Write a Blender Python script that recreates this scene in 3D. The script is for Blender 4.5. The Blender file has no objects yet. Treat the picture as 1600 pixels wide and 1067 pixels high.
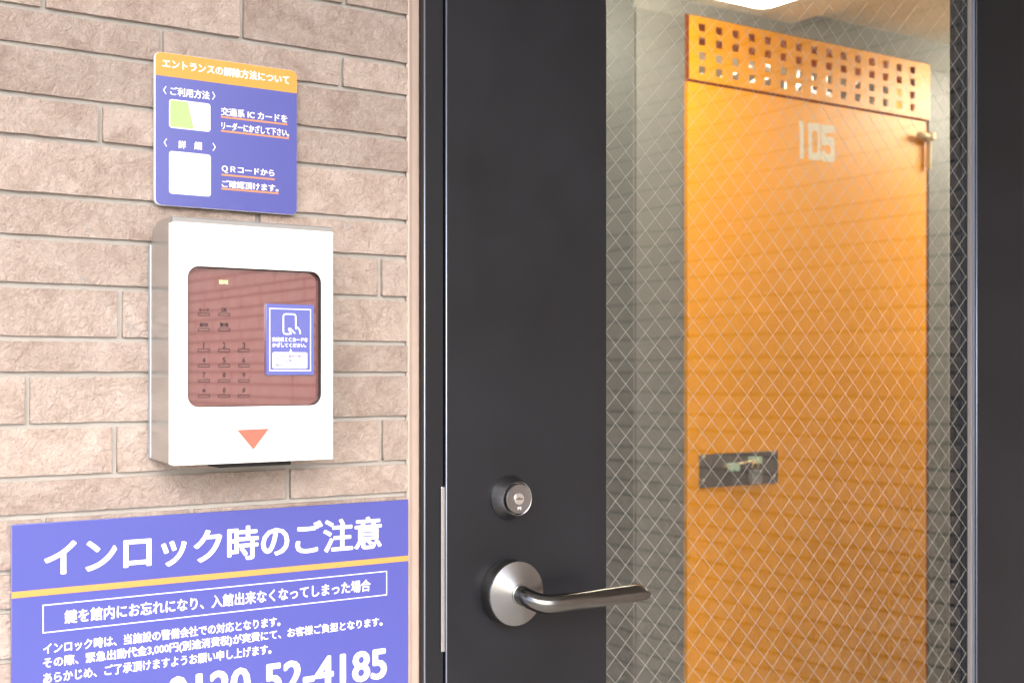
import bpy, bmesh, math, random
from mathutils import Vector, Matrix, noise

random.seed(11)
SC = bpy.context.scene
COL = SC.collection

# ------------------------------------------------------------------ camera
F, CX, HOR = 2020.0, 800.0, 580.0           # focal length and horizon in photo pixels
TH = math.atan(F / 2950.0)
DX, DZ = math.cos(TH), math.sin(TH)
DIST, HEIGHT = 1.288, 1.27
cam = bpy.data.cameras.new('camera')
camo = bpy.data.objects.new('camera', cam); COL.objects.link(camo)
camo.location = (0, -DIST, HEIGHT)
camo.rotation_euler = (math.radians(90), 0, -TH)
cam.lens = 36 * F / 1600; cam.sensor_width = 36
cam.shift_y = (HOR - 533.5) / 1600
cam.clip_start = 0.02; cam.clip_end = 500
cam.dof.use_dof = True; cam.dof.focus_distance = 1.42; cam.dof.aperture_fstop = 9.0
SC.camera = camo

# ------------------------------------------------------------------ light
W = bpy.data.worlds.new('World'); SC.world = W; W.use_nodes = True
nt = W.node_tree; nt.nodes.clear()
sky = nt.nodes.new('ShaderNodeTexSky'); sky.sky_type = 'NISHITA'; sky.sun_disc = False
SUN_EL, SUN_AZ = 40, 203
sky.sun_elevation = math.radians(SUN_EL); sky.sun_rotation = math.radians(SUN_AZ)
sky.dust_density = 3.5; sky.air_density = 0.8; sky.ozone_density = 0.8
bg = nt.nodes.new('ShaderNodeBackground'); bg.inputs[1].default_value = 0.15
wo = nt.nodes.new('ShaderNodeOutputWorld')
nt.links.new(sky.outputs[0], bg.inputs[0]); nt.links.new(bg.outputs[0], wo.inputs[0])
sl = bpy.data.lights.new('sun', 'SUN'); sl.energy = 1.0; sl.angle = math.radians(60); sl.color = (1, .95, .89)
so = bpy.data.objects.new('sun', sl); COL.objects.link(so)
a, e = math.radians(SUN_AZ), math.radians(SUN_EL)
d = Vector((math.sin(a) * math.cos(e), math.cos(a) * math.cos(e), math.sin(e)))
so.rotation_euler = d.to_track_quat('Z', 'Y').to_euler()
so.location = d * 20
SC.view_settings.view_transform = 'Standard'; SC.view_settings.look = 'None'
SC.view_settings.exposure = 1.88; SC.view_settings.gamma = 1
SC.render.engine = 'CYCLES'
SC.cycles.max_bounces = 10; SC.cycles.transparent_max_bounces = 16
SC.cycles.sample_clamp_indirect = 6
SC.cycles.use_denoising = True

# ------------------------------------------------------------------ helpers
def P(px, py, off=0.0):
    """a photo pixel as (x, z) on the plane `off` metres in front of the tile faces"""
    u = px - CX
    t = (DIST - off) / (DX - u / F * DZ)
    return t * (DZ + u / F * DX), HEIGHT - (py - HOR) / F * t

def rect(x0, x1, yt, yb, off):
    """left x, right x, bottom z, top z of an upright rectangle measured at its left edge"""
    X0, zt = P(x0, yt, off); _, zb = P(x0, yb, off); X1, _ = P(x1, HOR, off)
    return X0, X1, zb, zt

MATS = {}
def mat(name, color, rough=.5, metal=0., coat=0., spec=.5, emit=None, estr=0., bump=0., bscale=200., vary=0., vscale=8., aniso=0.):
    if name in MATS: return MATS[name]
    m = bpy.data.materials.new(name); m.use_nodes = True
    n = m.node_tree.nodes; l = m.node_tree.links
    b = n['Principled BSDF']
    b.inputs['Base Color'].default_value = (*color, 1)
    b.inputs['Roughness'].default_value = rough
    b.inputs['Metallic'].default_value = metal
    b.inputs['Coat Weight'].default_value = coat
    b.inputs['Coat Roughness'].default_value = .08
    b.inputs['Specular IOR Level'].default_value = spec
    b.inputs['Anisotropic'].default_value = aniso
    if emit:
        b.inputs['Emission Color'].default_value = (*emit, 1); b.inputs['Emission Strength'].default_value = estr
    geo = n.new('ShaderNodeNewGeometry')
    if bump:
        t = n.new('ShaderNodeTexNoise'); t.inputs['Scale'].default_value = bscale; t.inputs['Detail'].default_value = 4
        l.new(geo.outputs['Position'], t.inputs['Vector'])
        bp = n.new('ShaderNodeBump'); bp.inputs['Strength'].default_value = 1; bp.inputs['Distance'].default_value = bump
        l.new(t.outputs[0], bp.inputs['Height']); l.new(bp.outputs[0], b.inputs['Normal'])
    if vary:
        t = n.new('ShaderNodeTexNoise'); t.inputs['Scale'].default_value = vscale; t.inputs['Detail'].default_value = 6
        t.inputs['Roughness'].default_value = .65
        l.new(geo.outputs['Position'], t.inputs['Vector'])
        r = n.new('ShaderNodeMapRange'); r.inputs['From Min'].default_value = .3; r.inputs['From Max'].default_value = .7
        r.inputs['To Min'].default_value = 1 - vary; r.inputs['To Max'].default_value = 1 + vary
        l.new(t.outputs[0], r.inputs['Value'])
        mx = n.new('ShaderNodeVectorMath'); mx.operation = 'SCALE'; mx.inputs[0].default_value = color
        l.new(r.outputs[0], mx.inputs['Scale']); l.new(mx.outputs[0], b.inputs['Base Color'])
        r2 = n.new('ShaderNodeMapRange'); r2.inputs['From Min'].default_value = .3; r2.inputs['From Max'].default_value = .7
        r2.inputs['To Min'].default_value = max(.02, rough * (1 - vary)); r2.inputs['To Max'].default_value = min(1, rough * (1 + vary))
        l.new(t.outputs[0], r2.inputs['Value']); l.new(r2.outputs[0], b.inputs['Roughness'])
    MATS[name] = m
    return m

def brick_mat():
    m = bpy.data.materials.new('split_face_tile'); m.use_nodes = True
    n = m.node_tree.nodes; l = m.node_tree.links; b = n['Principled BSDF']
    geo = n.new('ShaderNodeNewGeometry'); oi = n.new('ShaderNodeObjectInfo')
    add = n.new('ShaderNodeVectorMath'); add.operation = 'MULTIPLY_ADD'
    l.new(oi.outputs['Random'], add.inputs[0]); add.inputs[1].default_value = (13, 7, 5)
    l.new(geo.outputs['Position'], add.inputs[2])
    def nz(s, det=6, rough=.6, dist=0.):
        t = n.new('ShaderNodeTexNoise'); t.inputs['Scale'].default_value = s; t.inputs['Detail'].default_value = det
        t.inputs['Roughness'].default_value = rough; t.inputs['Distortion'].default_value = dist
        l.new(add.outputs[0], t.inputs['Vector']); return t
    cr = n.new('ShaderNodeValToRGB'); e = cr.color_ramp.elements
    e[0].position = .27; e[0].color = (.385, .295, .25, 1)
    e[1].position = .74; e[1].color = (.62, .53, .475, 1)
    k = e.new(.5); k.color = (.515, .42, .365, 1)
    big = nz(22, 6, .7, .6); l.new(big.outputs[0], cr.inputs[0])
    # fine darker veins along the splits
    ve = nz(110, 8, .62, .7)
    r = n.new('ShaderNodeMapRange'); r.inputs['From Min'].default_value = .455; r.inputs['From Max'].default_value = .5
    sub = n.new('ShaderNodeMath'); sub.operation = 'SUBTRACT'; sub.inputs[1].default_value = .5
    ab = n.new('ShaderNodeMath'); ab.operation = 'ABSOLUTE'
    l.new(ve.outputs[0], sub.inputs[0]); l.new(sub.outputs[0], ab.inputs[0])
    r.inputs['From Min'].default_value = 0; r.inputs['From Max'].default_value = .05
    r.inputs['To Min'].default_value = .86; r.inputs['To Max'].default_value = 1.0
    l.new(ab.outputs[0], r.inputs['Value'])
    # sparse grey and rust spots
    sp = nz(36, 3, .5, .3)
    cr2 = n.new('ShaderNodeValToRGB'); e2 = cr2.color_ramp.elements
    e2[0].position = .67; e2[0].color = (0, 0, 0, 1); e2[1].position = .74; e2[1].color = (.55, .55, .55, 1)
    l.new(sp.outputs[0], cr2.inputs[0])
    mg = n.new('ShaderNodeMixRGB'); mg.inputs[2].default_value = (.42, .385, .365, 1)
    l.new(cr2.outputs[0], mg.inputs[0]); l.new(cr.outputs[0], mg.inputs[1])
    mu = n.new('ShaderNodeVectorMath'); mu.operation = 'SCALE'
    l.new(mg.outputs[0], mu.inputs[0]); l.new(r.outputs[0], mu.inputs['Scale'])
    # slight tone change tile by tile
    r3 = n.new('ShaderNodeMapRange'); r3.inputs['To Min'].default_value = .86; r3.inputs['To Max'].default_value = 1.08
    l.new(oi.outputs['Random'], r3.inputs['Value'])
    mu2 = n.new('ShaderNodeVectorMath'); mu2.operation = 'SCALE'
    l.new(mu.outputs[0], mu2.inputs[0]); l.new(r3.outputs[0], mu2.inputs['Scale'])
    l.new(mu2.outputs[0], b.inputs['Base Color'])
    b.inputs['Roughness'].default_value = .72
    b.inputs['Specular IOR Level'].default_value = .35
    # relief
    h1 = nz(110, 10, .68, .35); h2 = nz(420, 4, .6)
    ma = n.new('ShaderNodeMath'); ma.operation = 'MULTIPLY_ADD'; ma.inputs[1].default_value = .16
    l.new(h2.outputs[0], ma.inputs[0]); l.new(h1.outputs[0], ma.inputs[2])
    bp = n.new('ShaderNodeBump'); bp.inputs['Distance'].default_value = .0078; bp.inputs['Strength'].default_value = 1
    l.new(ma.outputs[0], bp.inputs['Height']); l.new(bp.outputs[0], b.inputs['Normal'])
    return m
M_TILE = brick_mat()
M_MORTAR = mat('mortar', (.40, .385, .36), .9, bump=.0006, bscale=900, vary=.08, vscale=30)
M_MORTAR2 = mat('joint_shade_mortar', (.10, .097, .09), .9, bump=.0006, bscale=900)  # same mortar, with the shade of the recessed wing joints in its colour
M_SEAL = mat('sealant', (.44, .35, .30), .42, vary=.05, vscale=30, bump=.0008, bscale=18)
M_BLACK = mat('black_door_paint', (.0085, .0098, .0135), .34, bump=.00006, bscale=1500, vary=.16, vscale=7, spec=.4)
M_FRAME = mat('black_frame_paint', (.0085, .0096, .013), .34, bump=.00006, bscale=1500, spec=.4)
M_EDGE = mat('glint_and_bead_metal', (.30, .34, .42), .38, .8)  # corner highlights put into a pale metal, also the glazing bead's colour
M_RUBBER = mat('black_rubber', (.012, .012, .013), .6)
M_GASKET = mat('grey_gasket', (.22, .20, .205), .5, bump=.0006, bscale=500)
M_STEEL = mat('satin_nickel', (.30, .305, .31), .27, 1., bump=.00004, bscale=900)
M_LEVER = mat('lever_metal', (.19, .188, .18), .2, 1.)
M_DARKM = mat('dark_metal', (.13, .13, .125), .3, .95)
M_BRIGHT = mat('bright_steel', (.8, .8, .8), .22, 1.)
M_WIRE = mat('glass_wire', (.45, .46, .45), .7)
M_BLUE = mat('sign_blue', (.058, .070, .34), .30, coat=.6)
M_BLUE2 = mat('notice_blue', (.095, .115, .40), .3, coat=.6)
M_ORG = mat('sign_orange', (.56, .30, .05), .4, coat=.2)
M_YEL = mat('sign_yellow', (.52, .29, .08), .4, coat=.2)
M_LINE = mat('underline_orange', (.6, .26, .12), .4)
for _m in (M_BLUE, M_BLUE2):
    _b = _m.node_tree.nodes['Principled BSDF']; _b.inputs['Coat Weight'].default_value = 1; _b.inputs['Coat Roughness'].default_value = .22; _b.inputs['Coat IOR'].default_value = 1.6
M_WHITE = mat('sign_white', (.86, .86, .88), .4)
M_EDGEW = mat('sign_edge_white', (.72, .72, .76), .5)
M_GREEN = mat('card_green', (.36, .50, .21), .4)
M_LAV = mat('print_lavender', (.2, .18, .42), .5)
M_COVER = mat('cover_white', (.88, .87, .86), .35, coat=.3)
M_COVERT = mat('cover_top_bevel', (.30, .30, .285), .4, .3)
M_SIDE = mat('cover_side_steel', (.52, .515, .50), .25, .8, bump=.00002, bscale=300)
M_PLATE = mat('back_plate_alloy', (.42, .46, .52), .35, .5)
M_SMOKE = mat('smoked_panel', (.175, .058, .056), .05, coat=1., spec=.9)
M_SMOKE.node_tree.nodes['Principled BSDF'].inputs['Coat IOR'].default_value = 2.4
M_SMOKE.node_tree.nodes['Principled BSDF'].inputs['Coat Roughness'].default_value = .02
M_PRINT = mat('key_print', (.03, .015, .018), .5)
M_LED = mat('lit_label', (.5, .6, .2), .5, emit=(.6, .75, .25), estr=.35)
M_RED = mat('arrow_red', (.55, .13, .09), .45)
M_OR = mat('orange_door_paint', (.86, .34, .002), .42, bump=.00008, bscale=600, vary=.03, vscale=4)
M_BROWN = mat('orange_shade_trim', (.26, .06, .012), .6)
M_BEAM = mat('brown_beam_paint', (.55, .17, .05), .6)
M_NUM = mat('number_white', (.78, .72, .6), .5)
M_LOCKP = mat('lock_plate_grey', (.13, .115, .11), .4, .3)
M_BRASS = mat('brass', (.75, .6, .35), .35, .8)
M_JADE = mat('pale_green_block', (.45, .62, .48), .45)
M_PAD = mat('padlock_grey', (.42, .43, .42), .35, .6)
M_IVORY = mat('ivory_plastic', (.75, .62, .38), .45)
M_WALLIN = mat('corridor_wall_paint', (.235, .235, .222), .7, bump=.0004, bscale=120, vary=.04, vscale=6)
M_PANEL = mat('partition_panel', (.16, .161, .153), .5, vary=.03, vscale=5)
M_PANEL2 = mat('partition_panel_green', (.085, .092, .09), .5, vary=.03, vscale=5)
M_CEIL = mat('corridor_ceiling_paint', (.86, .84, .74), .8, vary=.03, vscale=5)
M_FLOORIN = mat('corridor_floor_vinyl', (.24, .24, .23), .45, vary=.06, vscale=7)
M_LAMP = mat('lamp_diffuser', (.9, .85, .7), .5, emit=(1, .9, .73), estr=6.3)
M_LAMP2 = mat('lamp_diffuser_bright', (.9, .85, .7), .5, emit=(1, .9, .73), estr=16)
M_LAMPB = mat('lamp_body', (.8, .78, .72), .5)
M_PAVE = mat('paving_concrete', (.34, .33, .31), .85, bump=.001, bscale=300, vary=.12, vscale=3)
M_GROUND = mat('ground_asphalt', (.16, .16, .155), .9, bump=.002, bscale=200, vary=.15, vscale=1)
M_SOFF = mat('canopy_paint', (.58, .57, .55), .8, vary=.03, vscale=3)
M_GLASS = None
def glass_mat():
    m = bpy.data.materials.new('wired_glass'); m.use_nodes = True
    n = m.node_tree.nodes; l = m.node_tree.links; n.clear()
    o = n.new('ShaderNodeOutputMaterial'); mx = n.new('ShaderNodeMixShader')
    tr = n.new('ShaderNodeBsdfTransparent'); tr.inputs[0].default_value = (.95, .957, .952, 1)
    gl = n.new('ShaderNodeBsdfGlossy'); gl.inputs['Roughness'].default_value = .012
    fr = n.new('ShaderNodeFresnel'); fr.inputs[0].default_value = 1.52
    tn = n.new('ShaderNodeTexNoise'); tn.inputs['Scale'].default_value = 5
    geo = n.new('ShaderNodeNewGeometry'); l.new(geo.outputs['Position'], tn.inputs['Vector'])
    bp = n.new('ShaderNodeBump'); bp.inputs['Distance'].default_value = .0004
    l.new(tn.outputs[0], bp.inputs['Height']); l.new(bp.outputs[0], gl.inputs['Normal'])
    # the pane's inner faces get the same 1.52 boundary seen from inside the air-like body
    ge = n.new('ShaderNodeNewGeometry'); ir = n.new('ShaderNodeMapRange')
    ir.inputs['To Min'].default_value = 1.6; ir.inputs['To Max'].default_value = 1 / 1.6
    l.new(ge.outputs['Backfacing'], ir.inputs['Value']); l.new(ir.outputs[0], fr.inputs[0])
    mt = n.new('ShaderNodeMath'); mt.operation = 'MINIMUM'; mt.inputs[1].default_value = .5
    l.new(fr.outputs[0], mt.inputs[0])
    l.new(mt.outputs[0], mx.inputs[0]); l.new(tr.outputs[0], mx.inputs[1]); l.new(gl.outputs[0], mx.inputs[2])
    l.new(mx.outputs[0], o.inputs[0]); return m
M_GLASS = glass_mat()

def link(o, parent=None):
    COL.objects.link(o)
    if parent is not None:
        o.parent = parent
        p = parent; loc = Vector((0, 0, 0))
        while p is not None:
            loc += p.location; p = p.parent
        o.matrix_parent_inverse = Matrix.Translation(-loc) if parent.parent is None else Matrix.Identity(4)
    return o

def mesh_obj(name, me, m, parent=None, smooth=False):
    me.name = name
    me.materials.clear(); me.materials.append(m)
    if smooth:
        for p in me.polygons: p.use_smooth = True
    o = bpy.data.objects.new(name, me)
    return link(o, parent)

def tag(o, label=None, cat=None, group=None, kind=None):
    if label: o['label'] = label
    if cat: o['category'] = cat; o['kind'] = 'thing'
    if group: o['group'] = group
    if kind: o['kind'] = kind
    return o

def empty(name, loc, label, cat, group=None):
    o = bpy.data.objects.new(name, None); o.location = loc; o.empty_display_size = .05
    COL.objects.link(o); return tag(o, label, cat, group)

def box(name, x0, x1, y0, y1, z0, z1, m, parent=None, bevel=0., seg=2):
    bm = bmesh.new(); bmesh.ops.create_cube(bm, size=1)
    for v in bm.verts:
        v.co = Vector(((x0 + x1) / 2 + v.co.x * (x1 - x0), (y0 + y1) / 2 + v.co.y * (y1 - y0), (z0 + z1) / 2 + v.co.z * (z1 - z0)))
    if bevel:
        bmesh.ops.bevel(bm, geom=bm.edges[:], offset=bevel, segments=seg, profile=.5, affect='EDGES')
    me = bpy.data.meshes.new(name); bm.to_mesh(me); bm.free()
    return mesh_obj(name, me, m, parent)

def curve_mesh(name, loops, off, thick, bevel=0.):
    """closed loops of (x, z) filled and given `thick`, the front face lying at `off` in front of the wall"""
    c = bpy.data.curves.new(name, 'CURVE'); c.dimensions = '2D'; c.fill_mode = 'BOTH'
    c.extrude = thick / 2 - bevel; c.bevel_depth = bevel; c.bevel_resolution = 2
    c.offset = -bevel
    for lp in loops:
        s = c.splines.new('POLY'); s.points.add(len(lp) - 1)
        for p, q in zip(s.points, lp): p.co = (q[0], q[1], 0, 1)
        s.use_cyclic_u = True
    o = bpy.data.objects.new('tmp', c); COL.objects.link(o)
    bpy.context.view_layer.update()
    me = bpy.data.meshes.new_from_object(o.evaluated_get(bpy.context.evaluated_depsgraph_get()))
    bpy.data.objects.remove(o); bpy.data.curves.remove(c)
    for v in me.vertices: v.co = (v.co.x, -off + thick / 2 - v.co.z, v.co.y)
    return me

def shape(name, loops, off, thick, m, parent=None, bevel=0.):
    return mesh_obj(name, curve_mesh(name, loops, off, thick, bevel), m, parent)

def rrect(x0, x1, z0, z1, r, n=6):
    pts = []
    for cx, cz, a0 in ((x1 - r, z1 - r, 0), (x0 + r, z1 - r, 90), (x0 + r, z0 + r, 180), (x1 - r, z0 + r, 270)):
        for k in range(n + 1):
            t = math.radians(a0 + 90 * k / n); pts.append((cx + r * math.cos(t), cz + r * math.sin(t)))
    return pts

def text(name, s, px0, px1, yt, yb, off, m, parent, bold=.0, thick=.0004, spacing=1.):
    """lettering whose outline box fills the given photo rectangle on its plane"""
    X0, X1, Z0, Z1 = rect(px0, px1, yt, yb, off)
    c = bpy.data.curves.new(name, 'FONT'); c.body = s; c.resolution_u = 3
    c.space_character = spacing; c.extrude = .01
    o = bpy.data.objects.new('tmp', c); COL.objects.link(o); bpy.context.view_layer.update()
    me = bpy.data.meshes.new_from_object(o.evaluated_get(bpy.context.evaluated_depsgraph_get()))
    bpy.data.objects.remove(o); bpy.data.curves.remove(c)
    if bold:
        # bold strokes: the outline laid down again, shifted a hair each way
        n0 = len(me.vertices); co = [v.co.copy() for v in me.vertices]; fs = [tuple(p.vertices) for p in me.polygons]
        V = []; FF = []
        for k in range(9):
            an = math.pi / 4 * k; ox, oy = (0, 0) if k == 8 else (math.cos(an) * bold, math.sin(an) * bold * .7)
            V += [(p.x + ox, p.y + oy, p.z + (k * .00002 if p.z > 0 else 0)) for p in co]
            FF += [tuple(i + n0 * k for i in f) for f in fs]
        me = bpy.data.meshes.new(name); me.from_pydata(V, [], FF)
    xs = [v.co.x for v in me.vertices]; ys = [v.co.y for v in me.vertices]
    xa, xb, ya, yb_ = min(xs), max(xs), min(ys), max(ys)
    for v in me.vertices:
        v.co = (X0 + (v.co.x - xa) / (xb - xa) * (X1 - X0),
                -off + (-.0001 - (v.co.z - .01) * .5 if v.co.z > 0 else thick),
                Z0 + (v.co.y - ya) / (yb_ - ya) * (Z1 - Z0))
    return mesh_obj(name, me, m, parent)

def flat(name, px0, px1, yt, yb, off, m, parent, r=0., thick=.0004):
    X0, X1, Z0, Z1 = rect(px0, px1, yt, yb, off)
    lp = rrect(X0, X1, Z0, Z1, r) if r else [(X0, Z0), (X1, Z0), (X1, Z1), (X0, Z1)]
    return shape(name, [lp], off, thick, m, parent)

def outline(name, px0, px1, yt, yb, off, w, m, parent, r=0., thick=.0004):
    X0, X1, Z0, Z1 = rect(px0, px1, yt, yb, off)
    if r:
        return shape(name, [rrect(X0, X1, Z0, Z1, r), rrect(X0 + w, X1 - w, Z0 + w, Z1 - w, max(r - w, .0002))], off, thick, m, parent)
    return shape(name, [[(X0, Z0), (X1, Z0), (X1, Z1), (X0, Z1)], [(X0 + w, Z0 + w), (X1 - w, Z0 + w), (X1 - w, Z1 - w), (X0 + w, Z1 - w)]], off, thick, m, parent)

def stroke(name, pts, w, off, thick, m, parent):
    """an open line of (x, z) points drawn with width w as one ribbon"""
    L = []; R = []
    for i, p in enumerate(pts):
        a = Vector(pts[max(i - 1, 0)]); b = Vector(pts[min(i + 1, len(pts) - 1)])
        t = (b - a).normalized(); nn = Vector((-t.y, t.x)) * w / 2; p = Vector(p)
        L.append(p + nn); R.append(p - nn)
    bm = bmesh.new(); fr = []
    for q in (0, 1):
        y = -off + q * thick
        fr.append(([bm.verts.new((v.x, y, v.y)) for v in L], [bm.verts.new((v.x, y, v.y)) for v in R]))
    for i in range(len(pts) - 1):
        for (A, B) in ((fr[0][0], fr[0][1]), (fr[1][1], fr[1][0]), (fr[1][0], fr[0][0]), (fr[0][1], fr[1][1])):
            bm.faces.new((A[i], A[i + 1], B[i + 1], B[i]))
    bm.faces.new((fr[0][0][0], fr[0][1][0], fr[1][1][0], fr[1][0][0])); bm.faces.new((fr[0][0][-1], fr[1][0][-1], fr[1][1][-1], fr[0][1][-1]))
    bmesh.ops.recalc_face_normals(bm, faces=bm.faces[:])
    me = bpy.data.meshes.new(name); bm.to_mesh(me); bm.free()
    return mesh_obj(name, me, m, parent)

def lathe(name, X, Z, prof, m, parent, seg=64, smooth=True):
    """profile of (radius, off) turned about the axis standing out from the door"""
    bm = bmesh.new(); rings = []
    for r, off in prof:
        if r <= 0: rings.append([bm.verts.new((X, -off, Z))])
        else: rings.append([bm.verts.new((X + r * math.cos(2 * math.pi * k / seg), -off, Z + r * math.sin(2 * math.pi * k / seg))) for k in range(seg)])
    for a, b in zip(rings, rings[1:]):
        for k in range(seg):
            j = (k + 1) % seg
            if len(a) == 1 and len(b) == 1: continue
            if len(a) == 1: bm.faces.new((a[0], b[k], b[j]))
            elif len(b) == 1: bm.faces.new((a[k], b[0], a[j]))
            else: bm.faces.new((a[k], b[k], b[j], a[j]))
    bmesh.ops.recalc_face_normals(bm, faces=bm.faces[:])
    if smooth:
        for e in bm.edges:
            if len(e.link_faces) == 2 and e.calc_face_angle(0) > math.radians(28): e.smooth = False
    me = bpy.data.meshes.new(name); bm.to_mesh(me); bm.free()
    return mesh_obj(name, me, m, parent, smooth)

def tube(name, pts, r, m, parent, seg=10):
    bm = bmesh.new(); rings = []
    for i, p in enumerate(pts):
        a = Vector(pts[max(i - 1, 0)]); b = Vector(pts[min(i + 1, len(pts) - 1)]); t = (b - a).normalized()
        u = t.cross(Vector((0, 0, 1)) if abs(t.z) < .9 else Vector((1, 0, 0))).normalized(); v = t.cross(u)
        rings.append([bm.verts.new(Vector(p) + (u * math.cos(q) + v * math.sin(q)) * r) for q in (2 * math.pi * k / seg for k in range(seg))])
    for a, b in zip(rings, rings[1:]):
        for k in range(seg): bm.faces.new((a[k], a[(k + 1) % seg], b[(k + 1) % seg], b[k]))
    bm.faces.new(rings[0]); bm.faces.new(rings[-1][::-1])
    bmesh.ops.recalc_face_normals(bm, faces=bm.faces[:])
    me = bpy.data.meshes.new(name); bm.to_mesh(me); bm.free()
    return mesh_obj(name, me, m, parent, True)

# ------------------------------------------------------------------ the ground
box('ground', -60, 60, -60, 60, -.30, -.02, M_GROUND)['kind'] = 'structure'
pv = box('pavement', -3.0, 2.6, -5.2, 0.0, -.0199, 0, M_PAVE); pv['kind'] = 'structure'

# ------------------------------------------------------------------ tiled wall left of the door
WX0 = -.62
XE = P(637, HOR)[0]                          # the tiles end here
XSEAL = P(655.5, HOR, -.004)[0]              # the sealant ends at the door frame
JT = .0056
joint_y = [5, 65, 144, 210, 300, 367.5, 443.6, 528, 585, 666.8, 750, 810, 895, 956, 1034]
joints = [P(634, 26)[1]] + [P(0, y)[1] for y in joint_y]
hts = [.046, .038, .050, .041, .049, .037]
k = 0
while joints[0] < 2.62: joints.insert(0, joints[0] + hts[k % 6]); k += 1
top_extra = k
while joints[-1] > .06: joints.append(joints[-1] - hts[(k * 5 + 1) % 6]); k += 1
known = {0: [68, 378], 1: [252, 533], 2: [452], 3: [157, 452], 4: [300], 5: [403], 6: [300, 594], 7: [188, 480],
         8: [290], 9: [43, 330], 10: [179, 595.5], 11: [451], 12: [68, 300], 13: [210, 560], 14: [120, 420]}
wall = empty('brick_wall', (0, 0, 0), 'beige rough split face brick wall with grey joints left of the black door', 'wall')
wallm = box('mortar_bed', WX0, XE, .0048, .05, 0, 2.66, M_MORTAR, wall)
def tile_mesh(w, h, seed, fine=True, depth=.010):
    nx, nz_ = (max(4, int(w / .0062)), max(4, int(h / .0062))) if fine else (2, 1)
    bm = bmesh.new(); g = []
    for j in range(nz_ + 1):
        row = []
        for i in range(nx + 1):
            x = (i / nx - .5) * w; z = (j / nz_ - .5) * h
            y = 0.
            if fine:
                q = Vector((x * 30 + seed * 7.7, z * 30 + seed * 3.1, seed))
                y = -(noise.fractal(q, 1., 2.1, 4) * .0019 + .0003)
                y -= .0016 * noise.noise(Vector((x * 9 + seed, z * 14, seed * .7)))
                ed = min(i, nx - i, j, nz_ - j)
                if ed == 0:
                    y = .0001 + .6 * y + .0004 * noise.noise(q)
                    if i in (0, nx): x += .0007 * noise.noise(Vector((z * 60, seed, 3)))
                    if j in (0, nz_): z += .0006 * noise.noise(Vector((x * 50, seed, 9)))
                elif ed == 1: y *= .9
            row.append(bm.verts.new((x, y, z)))
        g.append(row)
    for j in range(nz_):
        for i in range(nx): bm.faces.new((g[j][i], g[j][i + 1], g[j + 1][i + 1], g[j + 1][i]))
    loop = [g[0][i] for i in range(nx + 1)] + [g[j][nx] for j in range(1, nz_ + 1)] + [g[nz_][i] for i in range(nx - 1, -1, -1)] + [g[j][0] for j in range(nz_ - 1, 0, -1)]
    back = [bm.verts.new((v.co.x, depth, v.co.z)) for v in loop]
    for a in range(len(loop)):
        b = (a + 1) % len(loop)
        f = bm.faces.new((loop[b], loop[a], back[a], back[b]))
    ls = set(loop)
    for e_ in bm.edges:
        if e_.verts[0] in ls and e_.verts[1] in ls and any(len(f.verts) == 4 and any(v in back for v in f.verts) for f in e_.link_faces): e_.smooth = False
    for f in bm.faces: f.smooth = fine
    me = bpy.data.meshes.new('brick'); bm.to_mesh(me); bm.free()
    return me
ntile = 0
far_rows = []
for r in range(len(joints) - 1):
    zt, zb = joints[r] - JT / 2, joints[r + 1] + JT / 2
    kk = r - top_extra
    vis = -2 <= kk <= 14
    if kk in known:
        cuts = [P(p, HOR)[0] for p in known[kk]]
    else:
        rr = random.Random(r * 13); cuts = [XE - .08 - rr.choice([.0, .06, .12]), ]
    cuts = sorted(cuts)
    if kk in (2, 5, 11): cuts.insert(0, cuts[0] - .302)
    while cuts[0] > WX0 + .1: cuts.insert(0, cuts[0] - .2035)
    for i in range(len(cuts) - 1, 0, -1):
        if cuts[i] - cuts[i - 1] > .36: cuts.insert(i, (cuts[i] + cuts[i - 1]) / 2)
    cuts = [c for c in cuts if c > WX0 + .03]
    xs = [WX0 - JT / 2] + cuts + [XE + JT / 2]
    for a_, b_ in zip(xs, xs[1:]):
        w = b_ - a_ - JT
        fine = vis and b_ > .05
        inview = fine
        if not inview:
            far_rows.append((a_ + JT / 2, b_ - JT / 2, zb, zt)); continue
        me = tile_mesh(w, zt - zb, r * 7 + a_ * 31, True)
        o = mesh_obj('brick', me, M_TILE, wall, True)
        o.location = ((a_ + b_) / 2, random.uniform(-.0006, .0006), (zt + zb) / 2); ntile += 1
near = sorted(far_rows, key=lambda t: abs((t[2] + t[3]) / 2 - 1.25))
for (x0, x1, z0, z1) in near[:190]:
    o = mesh_obj('brick', tile_mesh(x1 - x0, z1 - z0, x0 * 9 + z0, False), M_TILE, wall)
    o.location = ((x0 + x1) / 2, 0, (z0 + z1) / 2)
def tiles_joined(name, rects, m, parent, xf):
    bm = bmesh.new()
    for (x0, x1, z0, z1) in rects:
        dd = random.uniform(-.001, .001)
        v = [bm.verts.new(xf(x, y + dd, z)) for (x, y, z) in ((x0, 0, z0), (x1, 0, z0), (x1, 0, z1), (x0, 0, z1), (x0, .01, z0), (x1, .01, z0), (x1, .01, z1), (x0, .01, z1))]
        for f in ((0, 1, 2, 3), (4, 5, 1, 0), (5, 6, 2, 1), (6, 7, 3, 2), (7, 4, 0, 3)): bm.faces.new([v[i] for i in f])
    bmesh.ops.recalc_face_normals(bm, faces=bm.faces[:])
    me = bpy.data.meshes.new(name); bm.to_mesh(me); bm.free()
    return mesh_obj(name, me, m, parent)
if near[190:]:
    tiles_joined('brick_field', near[190:], M_TILE, wall, lambda x, y, z: Vector((x, y, z)))['kind'] = 'stuff'
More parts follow.
